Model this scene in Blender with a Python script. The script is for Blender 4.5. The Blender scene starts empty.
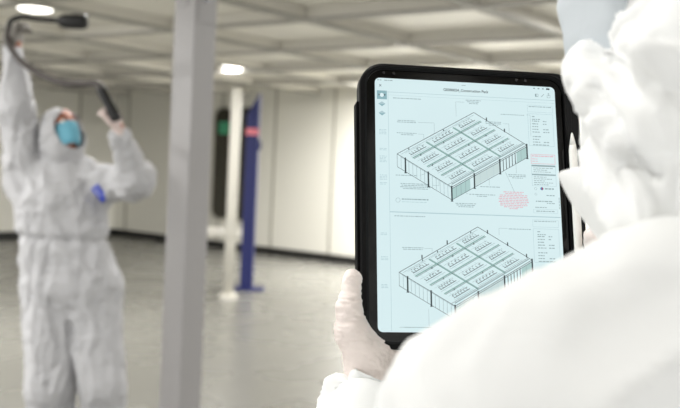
import bpy, bmesh, math, random
import numpy as np
from mathutils import Vector, Matrix
from mathutils.bvhtree import BVHTree

S = bpy.context.scene
COL = S.collection
rnd = random.Random(7)

# ------------------------------------------------------------------ camera
F_PX = 940.0
CAM = np.array([0.0, 0.0, 1.55])
_roll = math.radians(2.7); _pitch = math.atan(36 / F_PX)
CF = np.array([0, math.cos(_pitch), -math.sin(_pitch)])
_r0 = np.array([1.0, 0, 0]); _u0 = np.cross(_r0, CF)
CR = math.cos(_roll) * _r0 + math.sin(_roll) * _u0
CU = -math.sin(_roll) * _r0 + math.cos(_roll) * _u0

def P(px, py, d):
    """world point seen at photo pixel (px,py), d metres away along the view axis"""
    return CAM + d * (CF + (px - 340) / F_PX * CR - (py - 204) / F_PX * CU)

cam = bpy.data.cameras.new('camera')
co = bpy.data.objects.new('camera', cam); COL.objects.link(co)
m = Matrix.Identity(4)
for i in range(3):
    m[i][0] = CR[i]; m[i][1] = CU[i]; m[i][2] = -CF[i]; m[i][3] = CAM[i]
co.matrix_world = m
cam.sensor_width = 36.0; cam.lens = F_PX / 680 * 36; cam.clip_start = 0.05; cam.clip_end = 200
cam.dof.use_dof = True; cam.dof.focus_distance = 0.965; cam.dof.aperture_fstop = 6.3
S.camera = co

# ------------------------------------------------------------------ world, lights, exposure
w = bpy.data.worlds.new('world'); S.world = w; w.use_nodes = True
w.node_tree.nodes['Background'].inputs[0].default_value = (1.0, 0.995, 0.985, 1)
w.node_tree.nodes['Background'].inputs[1].default_value = 1.75
S.view_settings.view_transform = 'Standard'; S.view_settings.look = 'None'
S.view_settings.exposure = 0.0; S.view_settings.gamma = 1.0
S.view_settings.use_curve_mapping = False
LAMP_W = 75.0
CEIL = 2.85

# room axes: the hall's grid stands 37.4 degrees off the view
RA = math.radians(37.4)
def room(u, v, z=0.0):
    return Vector((math.sin(RA) * u - math.cos(RA) * v, math.cos(RA) * u + math.sin(RA) * v, z))
ROOM_ROT = -RA     # rotates local +Y onto the u axis

# ------------------------------------------------------------------ helpers
def sc(h):
    """sRGB 0-255 -> linear"""
    out = []
    for c in h:
        c /= 255.0
        out.append(c / 12.92 if c <= 0.04045 else ((c + 0.055) / 1.055) ** 2.4)
    return (*out, 1)

def mat(name, col, rough=0.5, metal=0.0, spec=0.5, noise=None, bump=None, emit=None, trans=0.0, sss=0.0, coat=0.0):
    m = bpy.data.materials.new(name); m.use_nodes = True
    nt = m.node_tree; b = nt.nodes['Principled BSDF']
    b.inputs['Base Color'].default_value = sc(col)
    b.inputs['Roughness'].default_value = rough
    b.inputs['Metallic'].default_value = metal
    b.inputs['Specular IOR Level'].default_value = spec
    b.inputs['Coat Weight'].default_value = coat
    if sss:
        b.inputs['Subsurface Weight'].default_value = sss
        b.inputs['Subsurface Radius'].default_value = (0.02, 0.015, 0.012)
    if emit:
        b.inputs['Emission Color'].default_value = sc(emit[0]); b.inputs['Emission Strength'].default_value = emit[1]
    tc = nt.nodes.new('ShaderNodeTexCoord')
    if noise:
        scale, amt = noise
        n = nt.nodes.new('ShaderNodeTexNoise'); n.inputs['Scale'].default_value = scale; n.inputs['Detail'].default_value = 4
        nt.links.new(tc.outputs['Object'], n.inputs['Vector'])
        r = nt.nodes.new('ShaderNodeMapRange'); r.inputs[3].default_value = 1 - amt; r.inputs[4].default_value = 1 + amt
        nt.links.new(n.outputs['Fac'], r.inputs[0])
        mx = nt.nodes.new('ShaderNodeVectorMath'); mx.operation = 'SCALE'
        mx.inputs[0].default_value = sc(col)[:3]
        nt.links.new(r.outputs[0], mx.inputs['Scale']); nt.links.new(mx.outputs[0], b.inputs['Base Color'])
    if bump:
        scale, strength, dist = bump
        n = nt.nodes.new('ShaderNodeTexNoise'); n.inputs['Scale'].default_value = scale; n.inputs['Detail'].default_value = 6
        n.inputs['Distortion'].default_value = 0.6
        nt.links.new(tc.outputs['Object'], n.inputs['Vector'])
        bp = nt.nodes.new('ShaderNodeBump'); bp.inputs['Strength'].default_value = strength; bp.inputs['Distance'].default_value = dist
        nt.links.new(n.outputs['Fac'], bp.inputs['Height']); nt.links.new(bp.outputs[0], b.inputs['Normal'])
    return m

M = {
 'wall': mat('painted_panel', (220, 218, 208), 0.45, noise=(0.6, 0.03)),
 'seam': mat('panel_joint', (150, 147, 135), 0.7),
 'black_trim': mat('black_skirting', (22, 21, 20), 0.5),
 'ceiling': mat('ceiling_panel', (224, 221, 211), 0.4, noise=(0.5, 0.04)),
 'beam': mat('ceiling_beam_paint', (212, 209, 200), 0.45),
 'beam_under': mat('beam_shaded_underside', (150, 148, 141), 0.6),  # darker tone paints in the shade along the beam undersides
 'column': mat('column_paint', (160, 158, 158), 0.45, noise=(9, 0.02), bump=(60, 0.05, 0.002)),
 'white_post': mat('white_post_paint', (205, 202, 192), 0.4),
 'blue_post': mat('blue_post_paint', (5, 18, 84), 0.5, noise=(12, 0.08)),
 'sticker': mat('red_sticker', (214, 120, 130), 0.6),
 'green_sign': mat('green_sticker', (70, 160, 120), 0.6),
 'dark_glass': mat('dark_window_glass', (44, 41, 30), 0.12, noise=(3, 0.3)),
 'lamp_rim': mat('lamp_rim', (235, 235, 230), 0.4),
 'lamp': mat('lamp_diffuser', (255, 255, 255), 0.5, emit=((255, 252, 244), 4.0)),
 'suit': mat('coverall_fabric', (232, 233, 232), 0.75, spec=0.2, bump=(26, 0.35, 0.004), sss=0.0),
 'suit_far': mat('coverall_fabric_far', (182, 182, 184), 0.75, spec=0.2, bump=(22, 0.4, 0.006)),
 'glove': mat('latex_glove', (238, 226, 220), 0.42, bump=(120, 0.5, 0.002), noise=(35, 0.04)),
 'glove_far': mat('latex_glove_far', (214, 196, 190), 0.5),
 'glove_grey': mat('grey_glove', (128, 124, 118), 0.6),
 'skin': mat('skin', (168, 96, 66), 0.55, noise=(30, 0.06)),
 'hair': mat('dark_hair', (34, 24, 20), 0.7, bump=(120, 0.5, 0.003)),
 'eye': mat('eye_white', (225, 222, 215), 0.25),
 'iris': mat('iris', (40, 26, 18), 0.2),
 'mask': mat('blue_mask', (98, 162, 182), 0.7, bump=(60, 0.2, 0.002)),
 'mask_pale': mat('pale_blue_mask', (196, 203, 208), 0.7, bump=(60, 0.2, 0.002)),
 'elastic': mat('white_elastic', (230, 230, 230), 0.8),
 'blue_tag': mat('blue_tag', (28, 66, 205), 0.5),
 'boot': mat('overshoe', (225, 226, 230), 0.7, bump=(30, 0.3, 0.004)),
 'black_plastic': mat('black_plastic', (14, 14, 15), 0.5),
 'hose': mat('grey_hose', (66, 60, 57), 0.55),
 'case': mat('black_rubber_case', (6, 6, 7), 0.55, spec=0.18, bump=(900, 0.15, 0.0004)),
 'bezel': mat('black_glass_bezel', (3, 3, 4), 0.12, spec=0.35),
 'folio': mat('folio_cover', (7, 7, 8), 0.75, spec=0.1, bump=(1500, 0.25, 0.0003)),
 'metal': mat('brushed_metal', (120, 120, 124), 0.35, metal=1.0),
 'stylus': mat('stylus_plastic', (236, 234, 228), 0.35),
}
def floor_mat():
    m = mat('epoxy_floor', (116, 115, 109), 0.3, spec=0.6, noise=(0.5, 0.05))
    nt = m.node_tree; b = nt.nodes['Principled BSDF']
    n = nt.nodes.new('ShaderNodeTexNoise'); n.inputs['Scale'].default_value = 1.3
    tc = nt.nodes.new('ShaderNodeTexCoord'); nt.links.new(tc.outputs['Object'], n.inputs['Vector'])
    r = nt.nodes.new('ShaderNodeMapRange'); r.inputs[3].default_value = 0.2; r.inputs[4].default_value = 0.34
    nt.links.new(n.outputs['Fac'], r.inputs[0]); nt.links.new(r.outputs[0], b.inputs['Roughness'])
    return m
M['floor'] = floor_mat()

def empty(name, loc, rz=0.0, label=None, cat=None, group=None):
    o = bpy.data.objects.new(name, None); COL.objects.link(o)
    o.location = loc; o.rotation_euler = (0, 0, rz); o.empty_display_size = 0.1
    if label: o['label'] = label
    if cat: o['category'] = cat
    if group: o['group'] = group
    return o

def world_mat(o):
    mw = o.matrix_basis.copy()
    while o.parent: o = o.parent; mw = o.matrix_basis @ mw
    return mw

def link_mesh(name, me, mats, parent=None, world=False, smooth=False, label=None):
    """world=True: the mesh is given in world coordinates and is carried into the parent's frame"""
    o = bpy.data.objects.new(name, me); COL.objects.link(o)
    for mm in (mats if isinstance(mats, (list, tuple)) else [mats]): me.materials.append(mm)
    if parent is not None:
        o.parent = parent
        if world: me.transform(world_mat(parent).inverted())
    if smooth:
        for p in me.polygons: p.use_smooth = True
    if label: o['label'] = label
    return o

class MB:
    def __init__(s): s.v = []; s.f = []; s.mi = []
    def add(s, vs, fs, mi=0):
        n = len(s.v); s.v += [tuple(v) for v in vs]; s.f += [[n + i for i in f] for f in fs]; s.mi += [mi] * len(fs); return s
    def box(s, lo, hi, bev=0.0, mi=0):
        bm = bmesh.new(); bmesh.ops.create_cube(bm, size=1)
        for v in bm.verts:
            v.co = Vector([(lo[i] + hi[i]) / 2 + v.co[i] * (hi[i] - lo[i]) for i in range(3)])
        if bev > 0: bmesh.ops.bevel(bm, geom=bm.edges[:], offset=bev, segments=2, affect='EDGES', profile=0.7)
        return s.bm(bm, mi)
    def bm(s, bm, mi=0):
        bm.verts.index_update(); s.add([v.co for v in bm.verts], [[v.index for v in f.verts] for f in bm.faces], mi); bm.free(); return s
    def tube(s, pts, r, seg=10, mi=0, caps=True):
        pts = [Vector(p) for p in pts]; n = len(pts)
        rs = r if isinstance(r, (list, tuple)) else [r] * n
        vs = []; up = None
        for i, p in enumerate(pts):
            t = (pts[min(i + 1, n - 1)] - pts[max(i - 1, 0)]).normalized()
            if up is None: up = Vector((0, 0, 1)) if abs(t.z) < .9 else Vector((1, 0, 0))
            a = t.cross(up).normalized(); up = a.cross(t).normalized()
            for k in range(seg):
                q = 2 * math.pi * k / seg; vs.append(p + (a * math.cos(q) + up * math.sin(q)) * rs[i])
        fs = [[i * seg + k, i * seg + (k + 1) % seg, (i + 1) * seg + (k + 1) % seg, (i + 1) * seg + k] for i in range(n - 1) for k in range(seg)]
        if caps: fs += [list(range(seg))[::-1], [(n - 1) * seg + k for k in range(seg)]]
        return s.add(vs, fs, mi)
    def prism(s, outline, y0, y1, axis='y', mi=0):
        """outline of (x,z) points extruded along y"""
        n = len(outline)
        vs = [(x, y0, z) for x, z in outline] + [(x, y1, z) for x, z in outline]
        fs = [list(range(n)), list(range(n, 2 * n))[::-1]] + [[i, n + i, n + (i + 1) % n, (i + 1) % n] for i in range(n)]
        return s.add(vs, fs, mi)
    def mesh(s, name='m', fix=True):
        me = bpy.data.meshes.new(name); me.from_pydata(s.v, [], s.f)
        for p, k in zip(me.polygons, s.mi): p.material_index = k
        if fix:
            bm = bmesh.new(); bm.from_mesh(me); bmesh.ops.recalc_face_normals(bm, faces=bm.faces[:]); bm.to_mesh(me); bm.free()
        me.update(); return me
    def build(s, name, mats, parent=None, **k): return link_mesh(name, s.mesh(name), mats, parent, **k)

def structure(o): o['kind'] = 'structure'; return o

def catmull(pts, n=8):
    pts = [Vector(p) for p in pts]; q = [pts[0]] + pts + [pts[-1]]; out = []
    for i in range(1, len(q) - 2):
        for k in range(n):
            t = k / n; a, b, c, d = q[i - 1], q[i], q[i + 1], q[i + 2]
            out.append(0.5 * ((2 * b) + (c - a) * t + (2 * a - 5 * b + 4 * c - d) * t * t + (-a + 3 * b - 3 * c + d) * t ** 3))
    out.append(pts[-1]); return out

def rrect(w, h, r, cx=0.0, cz=0.0, seg=8):
    out = []
    for sx, sz, a0 in ((1, 1, 0), (-1, 1, 90), (-1, -1, 180), (1, -1, 270)):
        for k in range(seg + 1):
            a = math.radians(a0 + 90 * k / seg)
            out.append((cx + sx * (w / 2 - r) + r * math.cos(a), cz + sz * (h / 2 - r) + r * math.sin(a)))
    return out

# ------------------------------------------------------------------ soft-body surfaces (distance fields turned to meshes)
def _hash(ix, iy, iz, seed):
    h = (ix * 374761393 + iy * 668265263 + iz * 2147483647 + seed * 974634777) & 0xffffffff
    h = ((h ^ (h >> 13)) * 1274126177) & 0xffffffff
    return ((h ^ (h >> 16)) & 0xffff) / 32767.5 - 1.0
def vnoise(p, seed=0):
    p = np.asarray(p, float); i = np.floor(p).astype(np.int64); f = p - i; f = f * f * f * (f * (f * 6 - 15) + 10)
    o = 0
    for dx in (0, 1):
        wx = f[:, 0] if dx else 1 - f[:, 0]
        for dy in (0, 1):
            wy = f[:, 1] if dy else 1 - f[:, 1]
            for dz in (0, 1):
                wz = f[:, 2] if dz else 1 - f[:, 2]
                o = o + wx * wy * wz * _hash(i[:, 0] + dx, i[:, 1] + dy, i[:, 2] + dz, seed)
    return o
def folds(p, scale, seed=0, warp=0.6, sharp=1.5):
    """ridged, warped noise: crumpled cloth. 0..1"""
    q = p / scale
    wv = np.stack([vnoise(q * 0.6 + 7.3, seed + 1), vnoise(q * 0.6 + 3.1, seed + 2), vnoise(q * 0.6 + 11.7, seed + 3)], -1)
    return (1 - np.abs(vnoise(q + wv * warp * 2, seed + 4))) ** sharp

def cone(a, b, ra, rb, flat=None):
    return ('c', np.array(a, float), np.array(b, float), ra, rb, flat)
def ell(c, r, ax=None):
    """ellipsoid; ax: 3x3 rows = local axes"""
    return ('e', np.array(c, float), np.array(r, float), None if ax is None else np.array(ax, float))

def sd(prim, X):
    if prim[0] == 'c':
        _, a, b, ra, rb, flat = prim
        if flat is not None:      # flat = (axis, factor): squeezes the section along axis
            n, k = flat; n = np.array(n, float); n /= np.linalg.norm(n)
            sq = lambda Y: Y + np.outer((Y @ n), n) * (1 / k - 1) if Y.ndim == 2 else Y + (Y @ n) * n * (1 / k - 1)
            mid = (a + b) / 2; X = sq(X - mid); a = sq(a - mid); b = sq(b - mid)
        ba = b - a; h = np.clip(((X - a) @ ba) / (ba @ ba), 0, 1)
        return np.linalg.norm(X - a - h[:, None] * ba, axis=1) - (ra + (rb - ra) * h)
    _, c, r, ax = prim
    Y = X - c
    if ax is not None: Y = Y @ ax.T
    k0 = np.linalg.norm(Y / r, axis=1); k1 = np.linalg.norm(Y / (r * r), axis=1) + 1e-9
    return k0 * (k0 - 1) / k1

def bounds(prim):
    if prim[0] == 'c':
        r = max(prim[3], prim[4]); return np.minimum(prim[1], prim[2]) - r, np.maximum(prim[1], prim[2]) + r
    r = prim[2].max(); return prim[1] - r, prim[1] + r

def surface(prims, vox, k=0.03, pad=None, cut=None):
    """union of prims with smooth blends -> verts, quads (surface nets)"""
    los, his = zip(*[bounds(p) for p in prims]); pad = pad or 3 * vox + k
    lo = np.min(los, 0) - pad; hi = np.max(his, 0) + pad
    n = np.ceil((hi - lo) / vox).astype(int) + 1
    G = np.full(n, 0.2)
    for p in prims:
        a, b = bounds(p); i0 = np.maximum(((a - lo - pad * 1.5) / vox).astype(int), 0); i1 = np.minimum(((b - lo + pad * 1.5) / vox).astype(int) + 2, n)
        ax = [lo[j] + vox * np.arange(i0[j], i1[j]) for j in range(3)]
        X = np.stack(np.meshgrid(*ax, indexing='ij'), -1).reshape(-1, 3)
        d = sd(p, X).reshape([i1[j] - i0[j] for j in range(3)])
        sl = tuple(slice(i0[j], i1[j]) for j in range(3)); g = G[sl]
        h = np.clip(0.5 + 0.5 * (g - d) / k, 0, 1)
        G[sl] = g * (1 - h) + d * h - k * h * (1 - h)
    if cut is not None:      # half spaces (point, normal): keep the side opposite to normal
        ax = [lo[j] + vox * np.arange(n[j]) for j in range(3)]
        X = np.stack(np.meshgrid(*ax, indexing='ij'), -1)
        for c, nn in cut:
            nn = np.array(nn, float); nn /= np.linalg.norm(nn)
            G = np.maximum(G, (X - np.array(c)) @ nn)
    ins = G < 0
    # cell vertices
    nx, ny, nz = (n - 1)
    acc = np.zeros((nx, ny, nz, 3)); cnt = np.zeros((nx, ny, nz))
    corners = [(a, b, c) for a in (0, 1) for b in (0, 1) for c in (0, 1)]
    for ca in corners:
        for axn in range(3):
            if ca[axn]: continue
            cb = list(ca); cb[axn] = 1
            ga = G[ca[0]:ca[0] + nx, ca[1]:ca[1] + ny, ca[2]:ca[2] + nz]; gb = G[cb[0]:cb[0] + nx, cb[1]:cb[1] + ny, cb[2]:cb[2] + nz]
            cr = (ga < 0) != (gb < 0)
            w_ = np.nonzero(cr); t = ga[w_] / (ga[w_] - gb[w_])
            q = np.tile(np.array(ca, float), (len(t), 1)); q[:, axn] = t
            acc[w_] += q; cnt[w_] += 1
    act = cnt > 0; idx = -np.ones(act.shape, int); idx[act] = np.arange(act.sum())
    I = np.stack(np.nonzero(act), -1)
    V = lo + vox * (I + acc[act] / cnt[act][:, None])
    quads = []
    for axn in range(3):
        o1, o2 = (axn + 1) % 3, (axn + 2) % 3
        sa = [slice(None)] * 3; sb = [slice(None)] * 3; sa[axn] = slice(0, -1); sb[axn] = slice(1, None)
        A = ins[tuple(sa)]; B = ins[tuple(sb)]; e = np.stack(np.nonzero(A != B), -1)
        ok = (e[:, o1] > 0) & (e[:, o2] > 0) & (e[:, o1] < n[o1] - 1) & (e[:, o2] < n[o2] - 1); e = e[ok]
        fl = A[tuple(e.T)]
        def at(d1, d2):
            q = e.copy(); q[:, o1] += d1; q[:, o2] += d2; return idx[tuple(q.T)]
        q = np.stack([at(-1, -1), at(0, -1), at(0, 0), at(-1, 0)], -1)
        q[~fl] = q[~fl][:, ::-1]; quads.append(q)
    Q = np.concatenate(quads)
    return V, Q

def np_mesh(name, V, Q):
    me = bpy.data.meshes.new(name)
    me.vertices.add(len(V)); me.vertices.foreach_set('co', V.astype(np.float32).ravel())
    me.loops.add(Q.size); me.loops.foreach_set('vertex_index', Q.astype(np.int32).ravel())
    me.polygons.add(len(Q)); me.polygons.foreach_set('loop_start', np.arange(0, Q.size, Q.shape[1], dtype=np.int32))
    me.update(calc_edges=True); me.validate()
    me.polygons.foreach_set('use_smooth', np.ones(len(me.polygons), bool))
    return me
def relax(V, Q, it=2):
    for _ in range(it):
        acc = np.zeros_like(V); c = np.zeros(len(V))
        for a in range(4):
            for b in (1, 3):
                np.add.at(acc, Q[:, a], V[Q[:, (a + b) % 4]]); np.add.at(c, Q[:, a], 1)
        V = V * 0.4 + 0.6 * acc / c[:, None]
    return V
def normals(V, Q):
    nf = np.cross(V[Q[:, 2]] - V[Q[:, 0]], V[Q[:, 3]] - V[Q[:, 1]]); N = np.zeros_like(V)
    for a in range(4): np.add.at(N, Q[:, a], nf)
    return N / (np.linalg.norm(N, axis=1, keepdims=True) + 1e-12)
def soft(name, prims, vox, k, material, parent, disp=None, it=2, cut=None, label=None):
    V, Q = surface(prims, vox, k, cut=cut); V = relax(V, Q, it)
    if disp is not None: V = V + normals(V, Q) * disp(V)[:, None]
    o = link_mesh(name, np_mesh(name, V, Q), material, parent, world=True, label=label)
    return o, BVHTree.FromPolygons([Vector(v) for v in V], Q.tolist())

def ribbon(bvh, pts, width, view, lift=0.003, thick=0.003, n=10, side=None):
    """strip of cloth lying on a surface, following pts cast along direction `view`"""
    view = Vector(view).normalized(); c = catmull(pts, n); mb = MB(); L = []; R_ = []
    for i, p in enumerate(c):
        t = (c[min(i + 1, len(c) - 1)] - c[max(i - 1, 0)]).normalized(); s_ = t.cross(view).normalized() * width / 2
        row = []
        for q in (p - s_, p + s_):
            hit = bvh.ray_cast(q - view * 0.6, view)
            if hit[0] is not None: row.append(hit[0] - view * lift)
        if len(row) == 2: L.append(row[0]); R_.append(row[1])
    vs = []; 
    for a, b in zip(L, R_): vs += [a, b, b + view * (thick + lift), a + view * (thick + lift)]
    fs = []
    for i in range(len(L) - 1):
        for k in range(4): fs.append([4 * i + k, 4 * i + (k + 1) % 4, 4 * i + 4 + (k + 1) % 4, 4 * i + 4 + k])
    if len(L) > 1: fs += [[0, 1, 2, 3], [4 * len(L) - 4 + k for k in (3, 2, 1, 0)]]
    return mb.add(vs, fs)

# =================================================================== THE HALL
U1, V1 = 12.15, 14.95     # far corner
U0, V0 = -4.0, -9.0
def slab(name, u0, u1, v0, v1, z0, z1, material, bev=0.0):
    o = MB().box((-v1, u0, z0), (-v0, u1, z1), bev).build(name, material)
    o.rotation_euler = (0, 0, ROOM_ROT); return structure(o)
slab('floor', U0, U1 + .2, V0, V1 + .2, -0.15, 0.0, M['floor'])
slab('ceiling', U0, U1 + .2, V0, V1 + .2, CEIL, CEIL + 0.12, M['ceiling'])

def wall_back():
    mb = MB(); mb.box((-V1 - .1, U1, 0), (-V0, U1 + .12, CEIL), 0, 0)
    v = V1 - 0.35
    while v > V0:
        mb.box((-v - .02, U1 - .006, 0.02), (-v + .02, U1 + .01, CEIL), 0, 1); v -= 1.28
    o = mb.build('wall_back', [M['wall'], M['seam']]); o.rotation_euler = (0, 0, ROOM_ROT); structure(o)
    mb = MB(); mb.box((-V1 - .12, U0, 0), (-V1, U1, CEIL), 0, 0)
    u = U1 - 0.9
    while u > U0:
        mb.box((-V1 - .01, u - .02, 0.02), (-V1 + .006, u + .02, CEIL), 0, 1); u -= 1.28
    o = mb.build('wall_left', [M['wall'], M['seam']]); o.rotation_euler = (0, 0, ROOM_ROT); structure(o)
wall_back()
slab('baseboard_back', U1 - .03, U1 - .001, V0, V1, 0.0, 0.13, M['black_trim'])
slab('baseboard_left', U0, U1 - .03, V1 - .03, V1 - .001, 0.0, 0.13, M['black_trim'])

# dropped beams of the ceiling grid, cells 1.54 x 1.61 m
n = 0
us = [5.98 + 1.54 * k for k in range(-6, 4)]
vs_ = [5.03 + 1.61 * k for k in range(-8, 7)]
def beam(along_v, c, a, b):
    global n
    n += 1; mb = MB(); d = 0.09; hw = 0.05
    if along_v:
        mb.box((-b, c - hw, CEIL - d), (-a, c + hw, CEIL), .004, 0); mb.box((-b, c - hw - .012, CEIL - d - .014), (-a, c + hw + .012, CEIL - d), 0, 1)
    else:
        mb.box((-c - hw, a, CEIL - d + .002), (-c + hw, b, CEIL), .004, 0); mb.box((-c - hw - .012, a, CEIL - d - .012), (-c + hw + .012, b, CEIL - d + .002), 0, 1)
    o = mb.build('trim_%d' % n, [M['beam'], M['beam_under']]); o.rotation_euler = (0, 0, ROOM_ROT); structure(o)
for u in us: beam(True, u, V0, V1)
for v in vs_: beam(False, v, U0, U1)

# dark glazed window slots with a white sill on the back wall, behind the posts
def window(k, pxc, width):
    d = (P(pxc, 204, 1) - CAM); t = None
    uu = math.sin(RA) * d[0] + math.cos(RA) * d[1]; t = U1 / uu; x, y = d[0] * t, d[1] * t
    v = -math.cos(RA) * x + math.sin(RA) * y
    r = structure(empty('window_%d' % k, room(U1, v, 0.0), ROOM_ROT))
    z0, z1 = 0.55, 2.52
    ol = rrect(width, z1 - z0, width * .42, 0, (z0 + z1) / 2)
    MB().prism(ol, -.012, .02).build('pane', M['dark_glass'], r)
    ol2 = rrect(width + .06, z1 - z0 + .06, width * .45, 0, (z0 + z1) / 2)
    mb = MB(); N = len(ol)
    mb.add([(x, -.02, z) for x, z in ol] + [(x, -.02, z) for x, z in ol2] + [(x, .02, z) for x, z in ol] + [(x, .02, z) for x, z in ol2],
           [f for i in range(N) for f in ([i, (i + 1) % N, N + (i + 1) % N, N + i], [N + i, N + (i + 1) % N, 3 * N + (i + 1) % N, 3 * N + i], [i, 2 * N + i, 2 * N + (i + 1) % N, (i + 1) % N])])
    mb.build('frame', M['seam'], r)
    MB().box((-.12, -.016, 2.06), (.13, -.012, 2.28)).build('sticker', M['green_sign'], r, label='small green sign on the glass') if k == 1 else None
    return r
window(1, 221, 0.42); window(2, 243, 0.42)

# =================================================================== POSTS
pc = P(188, 204, 5.0)
col_root = empty('column', (pc[0], pc[1], 0), ROOM_ROT, 'wide pale grey square steel column nearest the camera, running floor to ceiling', 'column')
MB().box((-.078, -.078, 0.012), (.078, .078, CEIL), .006).build('shaft', M['column'], col_root)
MB().box((-.14, -.14, 0), (.14, .14, .012), .003).build('base_plate', M['column'], col_root)
zt = P(182, 4, 5.0)[2]
MB().box((-.05, -.084, zt - .03), (.02, -.0785, zt + .13), .002).build('joint_plate', M['column'], col_root)
MB().box((.0785, -.06, zt - .11), (.083, .07, zt + .13), .002).build('joint_plate', M['column'], col_root)
mb = MB(); mb.tube([(.083, -.01, zt + .012), (.094, -.01, zt + .012)], .014, 12)
mb.build('bolt', M['metal'], col_root, label='dark bolt head')

pw = P(228, 300, 10.8)
wp = empty('support_post', (pw[0], pw[1], 0), ROOM_ROT, 'slim white round post beside the blue post, standing on the glossy floor', 'post')
MB().tube([(0, 0, .01), (0, 0, 2.38), (0, 0, 2.40)], [.062, .062, .05], 20).build('shaft', M['white_post'], wp, smooth=True)
MB().tube([(0, 0, 0), (0, 0, .05)], .105, 20).build('base_collar', M['white_post'], wp)

def blue_post(px, py, d, label, rz):
    p = P(px, py, d)
    r = empty('steel_post', (p[0], p[1], 0), rz, label, 'post')
    H_ = 2.42
    mb = MB(); s = .075
    vs = [(-s, -s, .015), (s, -s, .015), (s, s, .015), (-s, s, .015), (-s, -s, H_ - .26), (s, -s, H_), (s, s, H_), (-s, s, H_ - .26)]
    mb.add(vs, [[0, 1, 2, 3], [4, 5, 6, 7], [0, 1, 5, 4], [1, 2, 6, 5], [2, 3, 7, 6], [3, 0, 4, 7]]).build('shaft', M['blue_post'], r)
    MB().box((-.21, -.16, 0), (.21, .16, .02), .004).build('base_plate', M['blue_post'], r)
    for sx in (-1, 1):
        for sy in (-1, 1): MB().tube([(sx * .16, sy * .11, .02), (sx * .16, sy * .11, .045)], .014, 8).build('bolt', M['metal'], r)
    MB().box((-s - .003, -s - .004, 1.9), (s + .004, -s - .0005, 1.98)).build('sticker', M['sticker'], r, label='pink and red warning sticker')
    MB().box((s, -.03, 1.72), (s + .03, .03, 1.84), .005).build('bracket', M['blue_post'], r)
    return r, H_
blue_post(246.5, 284, 11.6, 'dark blue steel post with slanted top and pink sticker, beside the slim white post', 0.0)
blue_post(603, 262, 9.0, 'dark blue steel post, a sliver seen between the tablet hand and the white hood', 0.1)
# dark twin post just behind the blue one
pd = P(240, 284, 12.3)
dp = empty('door_jamb', (pd[0], pd[1], 0), 0, 'white low rail crossing behind the slim white post and the blue post', 'rail')
MB().box((-.72, -.03, .60), (.10, .03, .70), .006).build('rail', M['white_post'], dp)
for xx in (-.66, .06): MB().box((xx - .025, -.025, 0), (xx + .025, .025, .60), .004).build('leg', M['white_post'], dp)
dp.name = 'low_rail'

# =================================================================== CEILING LAMPS, two in view, the rest added
def lamp(u, v, label, power=LAMP_W, r=0.15):
    t = empty('ceiling_lamp', room(u, v, CEIL), 0, label, 'lamp', 'round ceiling lamps')
    MB().tube([(0, 0, -.035), (0, 0, 0)], [r + .02, r + .03], 32).build('rim', M['lamp_rim'], t, smooth=False)
    MB().tube([(0, 0, -.05), (0, 0, -.036)], [r - .03, r], 32).build('diffuser', M['lamp'], t, label='glowing white disc')
    l = bpy.data.lights.new('lamp_light', 'AREA'); l.shape = 'DISK'; l.size = 2 * r; l.energy = power; l.color = (1, .985, .965)
    o = bpy.data.objects.new('lamp_light', l); COL.objects.link(o); o.parent = t; o.location = (0, 0, -.056)
    return t
def lamp_on_ray(px, py, label, power, r):
    d = P(px, py, 1) - CAM; t = (CEIL - .05 - CAM[2]) / d[2]; x, y = d[0] * t, d[1] * t
    return lamp(math.sin(RA) * x + math.cos(RA) * y, -math.cos(RA) * x + math.sin(RA) * y, label, power, r)
lamp_on_ray(35, 11, 'round glowing ceiling lamp above the raised arm at the upper left', LAMP_W, .15)
lamp_on_ray(231, 68, 'small far round ceiling lamp just right of the wide pale column', 22, .12)
for (px, py, e, lab) in [(188, 30, 60, 'added fill lamp hidden behind the wide pale column'), (395, 82, 240, 'far added fill lamp hidden behind the top left of the tablet'),
                         (490, 84, 200, 'far added fill lamp hidden behind the top right of the tablet'), (645, 62, 330, 'farther added fill lamp hidden behind the white hood'),
                         (620, 20, 70, 'nearer added fill lamp hidden behind the white hood')]:
    lamp_on_ray(px, py, lab, e, .15)  # unseen lamps added to brighten the back wall and far hall
for (u, v, e) in [(0.6, 1.0, 15), (0.6, -2.2, 45), (-1.2, 5.6, 60), (3.6, 0.8, 20), (3.6, 4.2, 30), (5.2, 2.2, 30), (7.0, -0.9, 30), (9.9, 1.8, 120), (3.6, 7.45, 90), (1.4, 6.4, 30), (0.6, 4.2, 50), (-0.95, 2.6, 30), (0.6, 7.45, 300), (5.21, -4.2, 50), (-3.2, -0.6, 40)]:
    lamp(u, v, 'unseen fill lamp added out of view, not one of the two glowing in view', e)  # added lamps, powers set to balance walls, column and suits

# =================================================================== PERSON WITH THE DETECTOR (background)
D = 4.6
def Q_(px, py, dd=0.0): return P(px, py, D + dd)
cen = Q_(70, 300)
per = empty('person', (cen[0], cen[1], 0), 0, 'person in white hooded coverall and blue mask raising a black detector wand overhead', 'person')
J = dict(
    head=Q_(62.5, 134, -.02), neck=Q_(62, 163, .02), chest=Q_(62, 200), belly=Q_(64, 238), pelvis=Q_(72, 285),
    shR=Q_(28, 182, .02), elR=Q_(17, 112, -.05), wrR=Q_(13, 54, -.06),
    shL=Q_(100, 186, .02), elL=Q_(135, 180, -.20), wrL=Q_(121, 137, -.34),
    hipR=Q_(52, 300), knR=Q_(50, 384, -.04), anR=Q_(52, 462, .03),
    hipL=Q_(93, 300), knL=Q_(102, 384, -.06), anL=Q_(107, 464, .0))
def up(p, dz): return np.array(p) + np.array([0, 0, dz])
fr = np.array([0, -1, 0.0])
J['anR'][2] = .09; J['anL'][2] = .09
def limb(a, b, ra, rb): return cone(J[a], J[b], ra, rb)
HX = np.array([.62, -.70, .34]); HX /= np.linalg.norm(HX)             # face direction: to the camera's right and up
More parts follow.
